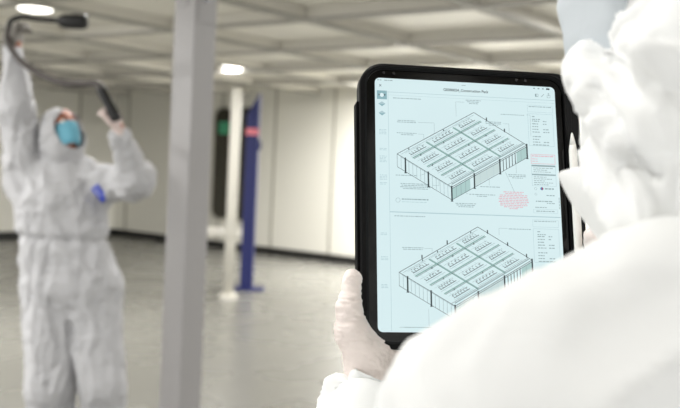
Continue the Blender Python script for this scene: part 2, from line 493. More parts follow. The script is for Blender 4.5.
HS = np.cross(HX, [0, 0, 1]); HS /= np.linalg.norm(HS); HU = np.cross(HS, HX)
HA = np.array([HS, HX, HU])
hd = J['head']
# body under the clothes: one continuous skin
body = [ell(hd + HU * .02, (.072, .092, .105), HA), cone(hd - HU * .05, J['neck'], .05, .055),
        ell(hd - HU * .055 + HX * .03, (.048, .055, .05), HA), ell(hd + HX * .10 - HU * .005, (.014, .022, .026), HA),
        cone(J['neck'], J['chest'], .07, .13), cone(J['chest'], J['pelvis'], .13, .13),
        limb('shR', 'elR', .05, .042), limb('elR', 'wrR', .04, .027), limb('shL', 'elL', .05, .042), limb('elL', 'wrL', .04, .027),
        cone(J['neck'], J['shR'], .06, .055), cone(J['neck'], J['shL'], .06, .055),
        limb('hipR', 'knR', .085, .06), limb('knR', 'anR', .055, .04), limb('hipL', 'knL', .085, .06), limb('knL', 'anL', .055, .04),
        cone(J['wrR'], Q_(16, 44, -.06), .027, .027), cone(J['wrL'], Q_(119, 128, -.35), .027, .027)]
for sgn in (-1, 1):
    body.append(ell(hd + HS * .075 * sgn + HU * .01, (.012, .02, .03), HA))
soft('body', body, .009, .02, M['skin'], per)
# eyes, brows
for sgn in (-1, 1):
    e = hd + HS * .031 * sgn + HX * .088 + HU * .032
    bm = bmesh.new(); bmesh.ops.create_uvsphere(bm, u_segments=12, v_segments=8, radius=.013)
    for v in bm.verts: v.co = v.co + Vector(e)
    eo = MB().bm(bm).build('eye', M['eye'], per, world=True, smooth=True)
    bm = bmesh.new(); bmesh.ops.create_uvsphere(bm, u_segments=10, v_segments=6, radius=.007)
    for v in bm.verts: v.co = v.co + Vector(e + HX * .0085)
    MB().bm(bm).build('iris', M['iris'], eo, world=True, smooth=True)
    MB().tube([e + HU * .02 - HS * .018 + HX * .004, e + HU * .026 + HX * .008, e + HU * .02 + HS * .018 + HX * .004], .0035, 6).build('eyebrow', M['hair'], per, world=True)

def far_wrinkle(V):
    a = folds(V * [1, 1, .55], .11, 5, .9, 1.3) * .022 + folds(V * [1, 1, 1.4], .055, 9, .8, 1.6) * .009
    # elastic at the waist gathers the cloth
    wz = J['belly'][2]; d = np.abs(V[:, 2] - wz); rad = np.hypot(V[:, 0] - J['belly'][0], V[:, 1] - J['belly'][1]) < .3
    a -= rad * np.exp(-(d / .018) ** 2) * .018
    return a - .016
suit = [cone(up(J['neck'], -.02), J['chest'], .09, .165), ell(J['chest'], (.215, .15, .20)), ell(up(J['belly'], .04), (.215, .155, .17)),
        ell(up(J['belly'], -.08), (.215, .155, .15)), ell(J['pelvis'], (.245, .165, .17)),
        limb('shR', 'elR', .105, .082), limb('elR', 'wrR', .078, .056), cone(J['neck'], J['shR'], .075, .095), cone(J['neck'], J['shL'], .075, .09),
        limb('shL', 'elL', .085, .082), limb('elL', 'wrL', .082, .048), ell(J['elL'], (.085, .085, .085)),
        cone(J['hipR'], J['knR'], .135, .112), cone(J['knR'], up(J['anR'], .04), .112, .095), cone(J['hipL'], J['knL'], .13, .105), cone(J['knL'], up(J['anL'], .04), .105, .092),
        cone(J['chest'] + [-.09, 0, 0], J['pelvis'] + [-.08, 0, 0], .13, .14), cone(J['chest'] + [.08, 0, 0], J['pelvis'] + [.07, 0, 0], .12, .14)]
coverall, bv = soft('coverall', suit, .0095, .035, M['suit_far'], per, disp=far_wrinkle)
# hood: a shell with the face left open
HO = hd - HX * .012
hp = [ell(HO - HU * .005, (.108, .118, .130), HA), cone(HO - HU * .06, J['neck'], .098, .10), ell(HO + HU * .075 - HX * .03, (.07, .08, .055), HA)]
V, Qd = surface(hp, .006, .03); V = relax(V, Qd, 2)
rel = V - hd
fx = rel @ HX; fs = rel @ HS; fu = rel @ HU
V = V + normals(V, Qd) * (folds(V, .06, 3) * .012 - .006)[:, None]
inside = (((fs + .012) / .084) ** 2 + ((fu + .004) / .096) ** 2 < 1) & (fx > 0.02)
keep = ~inside[Qd].any(1); Qh = Qd[keep]
use = np.unique(Qh); mp = -np.ones(len(V), int); mp[use] = np.arange(len(use))
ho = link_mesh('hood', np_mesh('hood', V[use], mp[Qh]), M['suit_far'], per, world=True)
sm = ho.modifiers.new('t', 'SOLIDIFY'); sm.thickness = .006; sm.offset = -1
# blue surgical mask
def dome_mask(c, ax, w, h, bulge, name, material, parent, seed=1):
    S_, X_, U_ = ax; nu, nv = 17, 13; vs = []
    for j in range(nv):
        for i in range(nu):
            a = (i / (nu - 1) - .5) * 2; b = (j / (nv - 1) - .5) * 2
            ww = w * (1 - .18 * b * b * (1 if b < 0 else .6)); dep = bulge * (1 - .9 * a * a) * (1 - .35 * b * b) + .002 * math.sin(b * 9)
            vs.append(c + S_ * ww / 2 * a + U_ * h / 2 * b + X_ * (dep - .05 * a * a))
    fs_ = [[j * nu + i, j * nu + i + 1, (j + 1) * nu + i + 1, (j + 1) * nu + i] for j in range(nv - 1) for i in range(nu - 1)]
    o = link_mesh(name, MB().add(vs, fs_).mesh(), material, parent, world=True, smooth=True)
    s2 = o.modifiers.new('t', 'SOLIDIFY'); s2.thickness = .003; s2.offset = 0
    return o
mk = dome_mask(hd + HX * .085 - HU * .028, (HS, HX, HU), .135, .115, .04, 'face_mask', M['mask'], per)
for sgn in (-1, 1):
    for dz in (-.03, .035):
        MB().tube([hd + HX * .075 + HS * .06 * sgn + HU * (dz - .02), hd + HX * .03 + HS * .078 * sgn + HU * (dz * .5), hd - HX * .0 + HS * .082 * sgn + HU * .005], .0018, 6).build('ear_loop', M['elastic'], mk, world=True)
# front zip flap, waist seam, leg crease, blue tag
vw = CF
ribbon(bv, [Q_(70, 168), Q_(80, 200), Q_(84, 238), Q_(84, 270), Q_(80, 300)], .035, vw, .004).build('zip_flap', M['suit_far'], coverall, world=True)
ribbon(bv, [Q_(101, 187), Q_(105, 193), Q_(109, 201)], .040, vw, .008).build('tag', M['blue_tag'], coverall, world=True, label='small bright blue tag at the armpit')
ribbon(bv, [Q_(30, 242), Q_(60, 240), Q_(90, 240), Q_(104, 239)], .010, vw, .002).build('waist_elastic', M['suit_far'], coverall, world=True)
for nm in ('R', 'L'):
    a = J['an' + nm]
    soft('overshoe', [cone(up(a, .10), up(a, -.02), .075, .07), ell(up(a, -.035) + fr * .09, (.055, .14, .05)), ell(up(a, -.045), (.05, .07, .045))], .01, .03, M['boot'], per,
         disp=lambda V: folds(V, .05, 4) * .008 - .004, cut=[((0, 0, 0.0), (0, 0, -1))])

def hand(wrist, fdir, palm_n, thumb_side, curls, size=1.0, spread=.10, thumb=None, fan=None):
    """prims of a hand. fdir: wrist to knuckles; palm_n: direction the palm faces; thumb_side: +-1.
       curls: 4 x (knuckle, mid, tip) bend in degrees (index..little)"""
    f = np.array(fdir, float); f /= np.linalg.norm(f); pn = np.array(palm_n, float); pn -= f * (pn @ f); pn /= np.linalg.norm(pn)
    s = np.cross(f, pn) * thumb_side; W = np.array(wrist, float); z = size
    pr = []
    L = [.072, .080, .074, .058]; kn = []
    for i in range(4):
        o = (1.5 - i) * .0205
        base = W + f * (.088 - .004 * abs(i - 1) - (.006 if i == 3 else 0)) * z + s * o * z
        kn.append(base)
        pr.append(cone(W + f * .012 * z + s * o * .55 * z, base, .0165 * z, .0125 * z))
        d = f * 1.0 + s * (1.5 - i) * spread; d /= np.linalg.norm(d); p = base
        segs = [.46, .30, .24]; rr = [.0100, .0092, .0085, .0074]
        ang = 0
        for j in range(3):
            ang = math.radians(curls[i][j]); ax_ = np.cross(d, pn); ax_ /= np.linalg.norm(ax_)
            d = d * math.cos(ang) + np.cross(ax_, d) * math.sin(ang); q = p + d * L[i] * segs[j] * z
            # keep palm normal turning with the finger
            pn_l = np.cross(ax_, d); pn = pn_l if j < 0 else pn
            pr.append(cone(p, q, rr[j] * z * (.93 if i == 3 else 1), rr[j + 1] * z * (.93 if i == 3 else 1))); p = q
    if thumb is None:
        t0 = W + f * .02 * z + s * .018 * z; t1 = t0 + (f * .7 + s * .6 + pn * .25) * .042 * z
        t2 = t1 + (f * .8 + s * .35 + pn * .35) * .034 * z; t3 = t2 + (f * .9 + s * .1 + pn * .35) * .026 * z
        thumb = [t0, t1, t2, t3]
    rt = [.018, .0135, .0108, .0098]
    for a in range(3): pr.append(cone(thumb[a], thumb[a + 1], rt[a] * z, rt[a + 1] * z))
    pr.append(cone(W, W + f * .03 * z, .026 * z, .022 * z, (pn, .75)))
    return pr

# raised right hand closed round the gooseneck, left hand round the grip
ga = Q_(119, 131, -.35)
lh = hand(ga, Q_(113, 106, -.36) - ga, CR * -1.0 + CF * .3, 1, [(55, 70, 40)] * 4, 1.0)
g1, _ = soft('glove', lh + [cone(ga, J['wrL'] * .75 + ga * .25, .03, .032)], .005, .008, M['glove_far'], per, label='pinkish white glove on the grip')
ra_ = Q_(15, 46, -.06)
rh = hand(ra_, Q_(20, 22, -.07) - ra_, CR * .9 - CF * .3, -1, [(60, 75, 40)] * 4, 1.05)
g2, _ = soft('glove', rh, .005, .008, M['glove_grey'], per, label='grey glove on the wand')

# the detector: probe head, straight neck, hose and grip
dt = empty('leak_detector', tuple(Q_(75, 22, -.08)), 0, 'black handheld detector with a bulb probe, curved hose and grip, held overhead', 'detector')
DZ = -.10
a_, b_ = Q_(60, 21, DZ), Q_(87, 22, DZ)
ax_ = (b_ - a_) / np.linalg.norm(b_ - a_)
pts = [a_ - ax_ * .012 + ax_ * t for t in (0, .01, .03, .075, .12, .138, .146)]
MB().tube(pts, [.012, .024, .034, .036, .036, .031, .018], 16).build('probe_head', M['black_plastic'], dt, world=True, smooth=True)
MB().tube(catmull([Q_(8, 30, -.1), Q_(11, 21, -.1), Q_(22, 17, -.1), Q_(38, 19, DZ), Q_(61, 21, DZ)]), .0125, 12).build('neck_tube', M['black_plastic'], dt, world=True, smooth=True)
MB().tube(catmull([Q_(9, 27, -.1), Q_(8, 42, -.12), Q_(20, 60, -.16), Q_(40, 74, -.2), Q_(60, 82, -.26), Q_(80, 84, -.3), Q_(94, 83, -.34), Q_(101, 87, -.37)]), .016, 12).build('hose', M['hose'], dt, world=True, smooth=True)
g_a, g_b = Q_(100, 87, -.375), Q_(117, 121, -.385)
gx = (g_b - g_a)
MB().tube([g_a + gx * t for t in (0, .04, .15, .5, .85, .97, 1.0)], [.014, .022, .024, .022, .028, .028, .018], 14).build('grip', M['black_plastic'], dt, world=True, smooth=True)

# =================================================================== TABLET
TM = np.array([[0.9855968, -0.16149159, -0.05019371], [0.16888502, 0.95529873, 0.24265653], [0.008763, -0.24763846, 0.96881288]])
TL = np.array([0.13365203, 0.96652947, -0.03093379]) + CAM
tab = empty('tablet', TL, 0, 'large tablet in a black rugged case showing building drawings, held upright in gloved hands', 'tablet')
tm = Matrix.Identity(4)
for i in range(3):
    for j in range(3): tm[i][j] = TM[i][j]
    tm[i][3] = TL[i]
tab.matrix_world = tm; tab.rotation_mode = 'QUATERNION'
tab.location, tab.rotation_quaternion = tm.to_translation(), tm.to_quaternion()
W_, H_ = .1972, .2629
def tray(ol_out, ol_in, y_front, y_back, y_floor, mb, bev=.0015, solid=True):
    """frame between two outlines with a slight bevel on the front edge"""
    n = len(ol_out); rings = []
    def sh(ol, k):   # inset toward centre
        cx = sum(p[0] for p in ol) / n; cz = sum(p[1] for p in ol) / n
        return [(x - k * math.copysign(1, x - cx), z - k * math.copysign(1, z - cz)) for x, z in ol]
    rings = [(sh(ol_out, .003), y_back), (ol_out, y_back - .003), (ol_out, y_front + bev), (sh(ol_out, bev), y_front), (sh(ol_in, -bev), y_front), (ol_in, y_front + bev), (ol_in, y_floor)]
    vs = [(x, y, z) for ol, y in rings for x, z in ol]
    fs = [[r * n + i, r * n + (i + 1) % n, (r + 1) * n + (i + 1) % n, (r + 1) * n + i] for r in range(len(rings) - 1) for i in range(n)]
    if solid: fs += [list(range(n)), [(len(rings) - 1) * n + i for i in range(n)][::-1]]
    else: fs += [[(len(rings) - 1) * n + i, (len(rings) - 1) * n + (i + 1) % n, (i + 1) % n, i] for i in range(n)]
    return mb.add(vs, fs)
# device body, bezel glass with the picture, case shell
MB().prism(rrect(.2149, .2806, .018), .0008, .0066).build('device_body', M['metal'], tab)
MB().prism(rrect(.2145, .2802, .0178), 0.0002, .0016).build('bezel', M['bezel'], tab, label='black glass border round the picture')
mb = MB()
tray(rrect(.2400, .2955, .026, .0045, -.001), rrect(.2150, .2807, .018), -.0030, .0150, .0070, mb)
case = mb.build('case', M['case'], tab)
mb = MB()
tray(rrect(.2300, .2885, .0225, -.0005, -.0005), rrect(.2185, .2838, .0195, -.0002), -.0046, -.001, -.001, mb, .0008, False)
mb.build('inner_lip', M['case'], case, label='raised inner lip of the case')
MB().prism(rrect(.0105, .262, .005, .1125, -.004), -.0038, .004).build('stylus_channel', M['case'], case)
# folio cover folded behind, its spine edge sticking out on the left
mb = MB(); mb.prism(rrect(.214, .252, .006, -.001, -.020), .0152, .0190); mb.prism(rrect(.0035, .250, .0016, -.1165, -.020), .001, .0140)
mb.build('folio_cover', M['folio'], tab)
for (x, z) in ((-.089, .1402), (-.078, .1402), (.056, .1402), (.066, .1402)):
    MB().tube([(x, -.0002, z - .0028), (x, .0004, z - .0028)], .0015, 12).build('front_sensor', M['black_plastic'], tab)

def em(name, c, st=1.0):
    m = bpy.data.materials.new(name); m.use_nodes = True; b = m.node_tree.nodes['Principled BSDF']
    b.inputs['Base Color'].default_value = (0.01, .01, .01, 1); b.inputs['Roughness'].default_value = .18; b.inputs['Specular IOR Level'].default_value = .35
    b.inputs['Emission Color'].default_value = sc(c); b.inputs['Emission Strength'].default_value = st
    return m
E = {'paper': em('lit_screen', (213, 235, 238)), 'ink': em('drawing_ink', (50, 62, 66)), 'grey': em('drawing_grey', (138, 160, 164)), 'note': em('small_print', (150, 172, 176)), 'teal': em('corridor_teal', (128, 166, 160)),
     'teal_fill': em('teal_panels', (170, 202, 200)), 'light_fill': em('pale_panels', (196, 216, 216)), 'red': em('red_notes', (224, 172, 184)), 'faint': em('faint_rules', (172, 200, 206)),
     'bar': em('tool_highlight', (140, 178, 186)), 'white': em('screen_white', (222, 240, 243)), 'blue': em('logo_blue', (70, 120, 170)), 'ruby': em('logo_red', (170, 50, 70))}
scr_ol = rrect(W_, H_, .0052)
screen = MB().prism(scr_ol, -.0002, .0003).build('screen', E['paper'], tab, label='lit pale cyan screen')
def uv(u, v, y=-.00035): return (-W_ / 2 + u / 1000, y, H_ / 2 - v / 1000)
class Ink:
    def __init__(s): s.mb = MB(); s.mats = []; s.z = 0
    def _m(s, k):
        if k not in s.mats: s.mats.append(k)
        return s.mats.index(k)
    def poly(s, pts, k, lvl=0):
        y = -.00030 - lvl * .00004
        s.mb.add([uv(u, v, y) for u, v in pts], [list(range(len(pts)))], s._m(k))
    def line(s, a, b, wd, k, lvl=1):
        dx, dy = b[0] - a[0], b[1] - a[1]; L = math.hypot(dx, dy) or 1; nx, ny = -dy / L * wd / 2, dx / L * wd / 2
        s.poly([(a[0] + nx, a[1] + ny), (b[0] + nx, b[1] + ny), (b[0] - nx, b[1] - ny), (a[0] - nx, a[1] - ny)], k, lvl)
    def rect(s, u0, v0, u1, v1, k, lvl=0): s.poly([(u0, v0), (u1, v0), (u1, v1), (u0, v1)], k, lvl)
    def frame(s, u0, v0, u1, v1, wd, k):
        for a, b in (((u0, v0), (u1, v0)), ((u1, v0), (u1, v1)), ((u1, v1), (u0, v1)), ((u0, v1), (u0, v0))): s.line(a, b, wd, k)
    def words(s, u0, v, width, h, k):
        """an illegible line of small print: word-long dashes"""
        u = u0; k = 'note' if k == 'grey' else k
        while u < u0 + width - .8:
            l = min(rnd.uniform(1.2, 4.2), u0 + width - u); s.rect(u, v - h / 2, u + l, v + h / 2, k, 1); u += l + .7
    def para(s, cu, v, widths, k, pitch=1.7, h=.75):
        for i, wd in enumerate(widths): s.words(cu - wd / 2, v + i * pitch, wd, h, k)
    def disc(s, c, r, k, lvl=2, n=14): s.poly([(c[0] + r * math.cos(6.2832 * i / n), c[1] + r * math.sin(6.2832 * i / n)) for i in range(n)], k, lvl)
    def ring(s, c, r, wd, k, n=16):
        for i in range(n): s.line((c[0] + r * math.cos(6.2832 * i / n), c[1] + r * math.sin(6.2832 * i / n)), (c[0] + r * math.cos(6.2832 * (i + 1) / n), c[1] + r * math.sin(6.2832 * (i + 1) / n)), wd, k)
    def build(s, name, label=None):
        me = s.mb.mesh(name, fix=False)
        return link_mesh(name, me, [E[k] for k in s.mats], screen, label=label)

def building(dv, name, label):
    k = Ink(); r = random.Random(5 + int(dv))
    Lp = (22.4, 81.2 + dv); A = (83.4, -48.4); B = (57.0, 33.0)
    def I(s, t, h=0): return (Lp[0] + A[0] * s + B[0] * t, Lp[1] + A[1] * s + B[1] * t + h)
    HH = 13.5
    # roof outline
    for a, b in ((I(0, 0), I(1, 0)), (I(1, 0), I(1, 1)), (I(1, 1), I(0, 1)), (I(0, 1), I(0, 0))): k.line(a, b, .55, 'ink')
    # corridors
    for t in (.2, .46, .72):
        k.line(I(.06, t), I(.95, t), 1.15, 'teal', 1); k.line(I(.06, t + .022), I(.95, t + .022), .4, 'ink', 2)
    for s in (.33, .68):
        k.line(I(s, .06), I(s, .95), 1.3, 'teal', 1); k.line(I(s + .012, .06), I(s + .012, .95), .35, 'grey', 2)
    k.line(I(.03, .955), I(.99, .955), 1.0, 'grey', 1)
    k.line(I(0.0, .93), I(1.0, .93), .35, 'ink', 1)
    k.line(I(.02, .04), I(.97, .04), .3, 'grey', 1)
    # partition lines and benches in every bay
    for t0, t1 in ((0, .2), (.2, .46), (.46, .72), (.72, .95)):
        for s0, s1 in ((.03, .33), (.33, .68), (.68, .97)):
            nb = 4
            for i in range(1, nb):
                s_ = s0 + (s1 - s0) * i / nb; k.line(I(s_, t0), I(s_, t1), .25, 'faint', 1)
            tm_ = (t0 + t1) / 2 + .035
            k.line(I(s0 + .05, tm_), I(s1 - .05, tm_), .6, 'ink', 1)
            k.line(I(s0 + .03, tm_ + .035), I(s1 - .03, tm_ + .035), .3, 'grey', 1); k.line(I(s0 + .03, tm_ - .075), I(s1 - .06, tm_ - .075), .22, 'grey', 1)
            for i in range(6):
                s_ = s0 + .05 + (s1 - s0 - .1) * (i + .3) / 6
                k.line(I(s_, tm_), I(s_, tm_ - .05), .45, 'ink', 1)
                if r.random() < .6: k.disc(I(s_ + .02, tm_ - .07), .38, 'ink', 2, 8)
                if r.random() < .5: k.line(I(s_, tm_ - .05), I(s_ + .025, tm_ - .05), .5, 'ink', 1)
            if r.random() < .6:
                q = I((s0 + s1) / 2 + r.uniform(-.1, .1), t0 + .03); k.rect(q[0] - .5, q[1] - 1.3, q[0] + .5, q[1] + .4, 'ink', 2)
    # left face: glazed bays
    for i in range(15):
        t = i / 14; k.line(I(0, t), I(0, t, HH), .32, 'ink' if i in (0, 14) else 'grey', 1)
    k.line(I(0, 0, HH), I(0, 1, HH), .45, 'ink')
    k.line(I(0, .06, 1.0), I(0, 1, 1.0), .25, 'grey')
    # right face
    k.line(I(0, 1, HH), I(1, 1, HH), .45, 'ink')
    k.poly([I(0, 1, 1.5), I(.24, 1, 1.5), I(.24, 1, HH), I(0, 1, HH)], 'teal_fill')
    k.poly([I(.29, 1, 2), I(.63, 1, 2), I(.63, 1, HH - 1), I(.29, 1, HH - 1)], 'light_fill')
    k.poly([I(.86, 1, 2), I(.99, 1, 2), I(.99, 1, HH), I(.86, 1, HH)], 'teal_fill')
    k.line(I(0, 1, 1.7), I(1, 1, 1.7), .5, 'ink')
    for s in (.06, .12, .18): k.line(I(s, 1, 1), I(s, 1, HH), .4, 'grey')
    for s in (.37, .46, .55): k.line(I(s, 1, 2), I(s, 1, HH), .25, 'faint')
    for s in (.68, .72, .76, .80, .84): k.line(I(s, 1, 1), I(s, 1, HH), .75, 'ink')
    k.line(I(.92, 1, 2), I(.92, 1, HH), .3, 'grey')
    # posts with feet
    for p in (I(0, .15), I(0, .57), I(0, 1), I(.295, 1), I(.635, 1), I(1, 1)):
        k.rect(p[0] - .8, p[1] - 1.4, p[0] + .8, p[1] + HH + 1.6, 'ink', 3); k.rect(p[0] - 1.3, p[1] + HH + 1.0, p[0] + 1.3, p[1] + HH + 1.7, 'ink', 3)
    for p in (I(1, .18), I(1, .55), I(1, .9), I(.62, -.02), I(.3, -.02)) if dv else (I(1, .24), I(1, .58)):
        k.rect(p[0] - .6, p[1] - 3, p[0] + .6, p[1] + .8, 'ink', 3)
    return k.build(name, label)
building(0, 'upper_drawing', 'upper isometric drawing of a flat-roofed building')
building(122.3, 'lower_drawing', 'lower isometric drawing, partly behind the shoulder')

k = Ink()   # page furniture: rules, title columns, notes, tools
k.line((10.5, 15.0), (196.5, 15.0), .45, 'faint'); k.line((13.8, 15), (13.8, 262), .35, 'faint')
k.line((14, 142.0), (196.5, 142.6), .9, 'faint')
k.line((14, 18.2), (196.5, 18.2), .2, 'faint')
k.words(2.5, 2.4, 6, .9, 'grey'); k.words(10, 2.4, 9, .9, 'grey')
k.rect(93.5, 3.2, 98, 3.7, 'grey')
k.line((4.6, 7), (6.8, 9.4), .45, 'ink'); k.line((6.8, 7), (4.6, 9.4), .45, 'ink')
k.rect(2.0, 13.8, 12.6, 23.2, 'bar'); k.disc((7.2, 18.6), 2.2, 'white', 2); k.disc((4.4, 18.4), .8, 'ink'); k.disc((10.2, 18.4), .8, 'ink')
for v in (28, 38): k.poly([(7.2, v - 2.4), (11, v), (7.2, v + 2.4), (3.4, v)], 'faint'); k.poly([(7.2, v + .5), (11, v), (7.2, v + 2.9), (3.4, v)], 'bar', 1)
for v0, nn in ((56, 4), (76, 2), (84, 5), (104, 4), (112, 2), (164, 2), (188, 3), (216, 3)):
    for i in range(nn): k.words(4, v0 + i * 1.5, 7.5, .55, 'faint')
# status icons right
for u in (173, 178, 183): k.rect(u, 1.9, u + 2, 3.1, 'grey')
k.rect(187.5, 1.7, 191.5, 3.4, 'ink', 2)
k.frame(175, 8.6, 178.2, 11.6, .4, 'grey'); k.rect(175, 8.6, 176.4, 11.6, 'grey'); k.line((181.6, 11.6), (184.8, 8.4), .55, 'grey')
k.frame(188.4, 9.2, 191.6, 12.2, .35, 'grey'); k.line((190, 7.2), (190, 10.6), .4, 'grey'); k.line((189, 8.2), (190, 7.2), .35, 'grey'); k.line((191, 8.2), (190, 7.2), .35, 'grey')
k.words(19, 21.2, 30, .8, 'grey'); k.words(18.5, 146.0, 32, .8, 'grey')
# callouts of the upper sheet
def callout(c, v, widths, pts=None, col='grey'):
    k.para(c, v, widths, col)
    if pts:
        for a, b in zip(pts, pts[1:]): k.line(a, b, .25, 'grey')
callout(33, 45.2, [19, 20], [(45, 46.5), (62.5, 46.3), (62.5, 58)])
callout(33.5, 58.6, [22, 13], [(45, 59), (51, 59), (51, 64.5)])
callout(106, 19.6, [17, 14, 10], [(96, 22), (86.5, 22), (86.5, 38)])
callout(149, 33.2, [27], [(164, 32.5), (168, 32.5), (168, 56)])
callout(127, 42.3, [18, 17, 10], [(138, 43.5), (144, 43.5), (144, 54)])
callout(32, 103.5, [23], [(46, 103), (52, 101)])
callout(41, 112.2, [31, 29, 32, 26], [(59, 113), (66, 113), (66, 108)])
k.ring((22.5, 129.6), 2.3, .3, 'grey'); k.words(26.5, 128.4, 28, 1.2, 'grey'); k.words(26.5, 131.2, 26, .5, 'faint')
callout(121, 112.5, [22], [(120, 111), (120, 103)]); callout(112, 121, [28, 12], [(97, 120.5), (95, 120.5), (93.5, 117)])
callout(94, 131, [22, 20, 16]); callout(151, 98.5, [20, 19, 12], [(150, 97), (150, 84)])
k.line((147, 117), (138, 96), .3, 'grey')
for i, wd in enumerate((22, 18, 30, 31, 33, 31, 33, 30, 30, 22, 10)): k.words(146 - wd / 2, 117.2 + i * 1.75, wd, .85, 'red')
# title columns, upper and lower
for v0 in (0, 124.3):
    k.frame(165.5, 21.5 + v0, 193.5, 29 + v0, .25, 'faint'); k.words(167, 23 + v0, 25, .8, 'grey')
    k.frame(165.5, 31 + v0, 193.5, 66 + v0, .3, 'faint')
    for v, a, b in ((34, 3, 0), (37, 9, 0), (39, 8, 4), (42, 8, 4), (45, 7, 0), (48, 8, 6), (51, 9, 7), (56, 10, 0), (59, 7, 0), (62, 8, 6), (65, 18, 0)):
        k.words(170, v + v0, a, 1.0, 'grey')
        if b: k.words(182, v + v0, b, 1.0, 'grey')
k.frame(167, 75.5, 193.5, 85.5, .45, 'red'); k.words(168, 77.3, 24, 1.0, 'red'); k.words(168, 80.5, 6, .7, 'red'); k.words(168, 83, 6, .7, 'red')
k.frame(167, 87, 193.5, 97, .3, 'faint'); k.frame(167, 97, 193.5, 109.5, .3, 'faint')
k.rect(167, 87, 193.5, 88.6, 'grey'); k.rect(167, 96.6, 193.5, 98, 'grey')
for i in range(9): k.words(169, 90.3 + i * 2.05 + (1.4 if i > 2 else 0), (22, 15, 19, 23, 14, 20, 12, 21, 16)[i], .7, 'grey')
k.disc((177.3, 112.4), 1.7, 'blue'); k.poly([(177.3, 110.7), (179, 112.4), (177.3, 114.1)], 'ruby', 3); k.words(180.5, 112.4, 11, 1.5, 'grey'); k.ring((170.4, 112.6), 1.4, .25, 'grey')
k.words(182, 119.5, 9, 1.0, 'grey'); k.ring((170.4, 118.4), 1.2, .25, 'grey'); k.words(170, 126, 18, 1.1, 'grey'); k.words(182, 128, 9, .8, 'grey')
k.words(169, 132.5, 14, .9, 'grey'); k.frame(167, 134.5, 193.5, 138.5, .25, 'faint'); k.words(170, 136.5, 20, 1.0, 'grey')
k.frame(167.5, 200, 193.5, 214, .45, 'red'); k.words(169, 203, 22, 1.0, 'red')
for i in range(8): k.words(195.2, 122 + i * 1.6, 1.2, .8, 'grey')
# callouts of the lower sheet
callout(37, 178.2, [22, 20], [(49, 178.6), (57, 178.6), (57, 184)])
callout(151, 156.2, [24], [(138, 155.8), (128.5, 155.8), (128.5, 163)])
callout(42, 258, [30]); k.line((52, 240), (52, 257), .25, 'grey'); k.line((22, 258.0), (30, 258), .3, 'grey')
k.build('page_marks', 'small print, rules and red notes on the sheets')

def text_mesh(body_, size, u, v, key, name, align='LEFT'):
    cu = bpy.data.curves.new('t', 'FONT'); cu.body = body_; cu.size = size; cu.align_x = align; cu.offset = size * .015
    o = bpy.data.objects.new('t', cu); COL.objects.link(o)
    bpy.context.view_layer.update()
    me = bpy.data.meshes.new_from_object(o.evaluated_get(bpy.context.evaluated_depsgraph_get()))
    bpy.data.objects.remove(o)
    X0 = uv(u, v, -.00045)
    for p in me.vertices: p.co = Vector((X0[0] + p.co.x, X0[1], X0[2] + p.co.y))
    me.materials.clear(); return link_mesh(name, me, E[key], screen)
text_mesh('GE080024_Construction Pack', .0040, 98, 10.6, 'ink', 'title_text', 'CENTER')

# stylus clipped on the right side of the case
def T(x, y, z): return Vector(TL) + Vector(TM @ np.array([x, y, z]))
st = empty('stylus', T(.1120, -.009, 0), 0, 'slim white stylus held along the right edge of the black tablet case', 'stylus')
mb = MB(); x0 = .1120
zt_, zb_ = .0790, -.087
mb.tube([T(x0, -.0084, z) for z in (zt_ - .014, zt_ - .02, zb_ + .003, zb_)], [.0036, .0043, .0043, .0032], 16).build('barrel', M['stylus'], st, world=True, smooth=True)
MB().tube([T(x0, -.0084, z) for z in (zt_, zt_ - .002, zt_ - .0142)], [.0006, .0013, .0036], 16).build('tip', M['stylus'], st, world=True, smooth=True)

# =================================================================== PERSON HOLDING THE TABLET (foreground)
def C(x, y, z): return np.array([x, y, z + 1.55])
base = C(.27, .60, 0)
pf = empty('person', (base[0], base[1], 0), 0, 'person seen from behind in a white hooded coverall, holding up the tablet', 'person')
FD = np.array([-.53, .85, 0.]); FD /= np.linalg.norm(FD); SD = np.array([FD[1], -FD[0], 0])    # forward, right
Kj = dict(head=C(.268, .64, .175), neck=C(.282, .60, .03), chest=C(.29, .575, -.23), pelvis=C(.30, .60, -.62),
          shL=C(.111, .505, -.151), elL=C(.045, .66, -.375), wrL=C(.032, .868, -.245),
          shR=C(.44, .68, -.10), elR=C(.50, .90, -.34), wrR=C(.34, 1.03, -.165))
for nm, s_ in (('R', 1), ('L', -1)):
    Kj['hip' + nm] = Kj['pelvis'] + SD * .10 * s_ + np.array([0, 0, -.05])
    Kj['kn' + nm] = Kj['pelvis'] + SD * .12 * s_ + FD * .03; Kj['kn' + nm][2] = .50
    Kj['an' + nm] = Kj['pelvis'] + SD * .14 * s_ - FD * .02; Kj['an' + nm][2] = .09
def lk(a, b, ra, rb): return cone(Kj[a], Kj[b], ra, rb)
HF = np.array([-.62, .76, -.15]); HF /= np.linalg.norm(HF); HSd = np.cross(HF, [0, 0, 1]); HSd /= np.linalg.norm(HSd); HUp = np.cross(HSd, HF); HAx = np.array([HSd, HF, HUp])
hc = Kj['head']
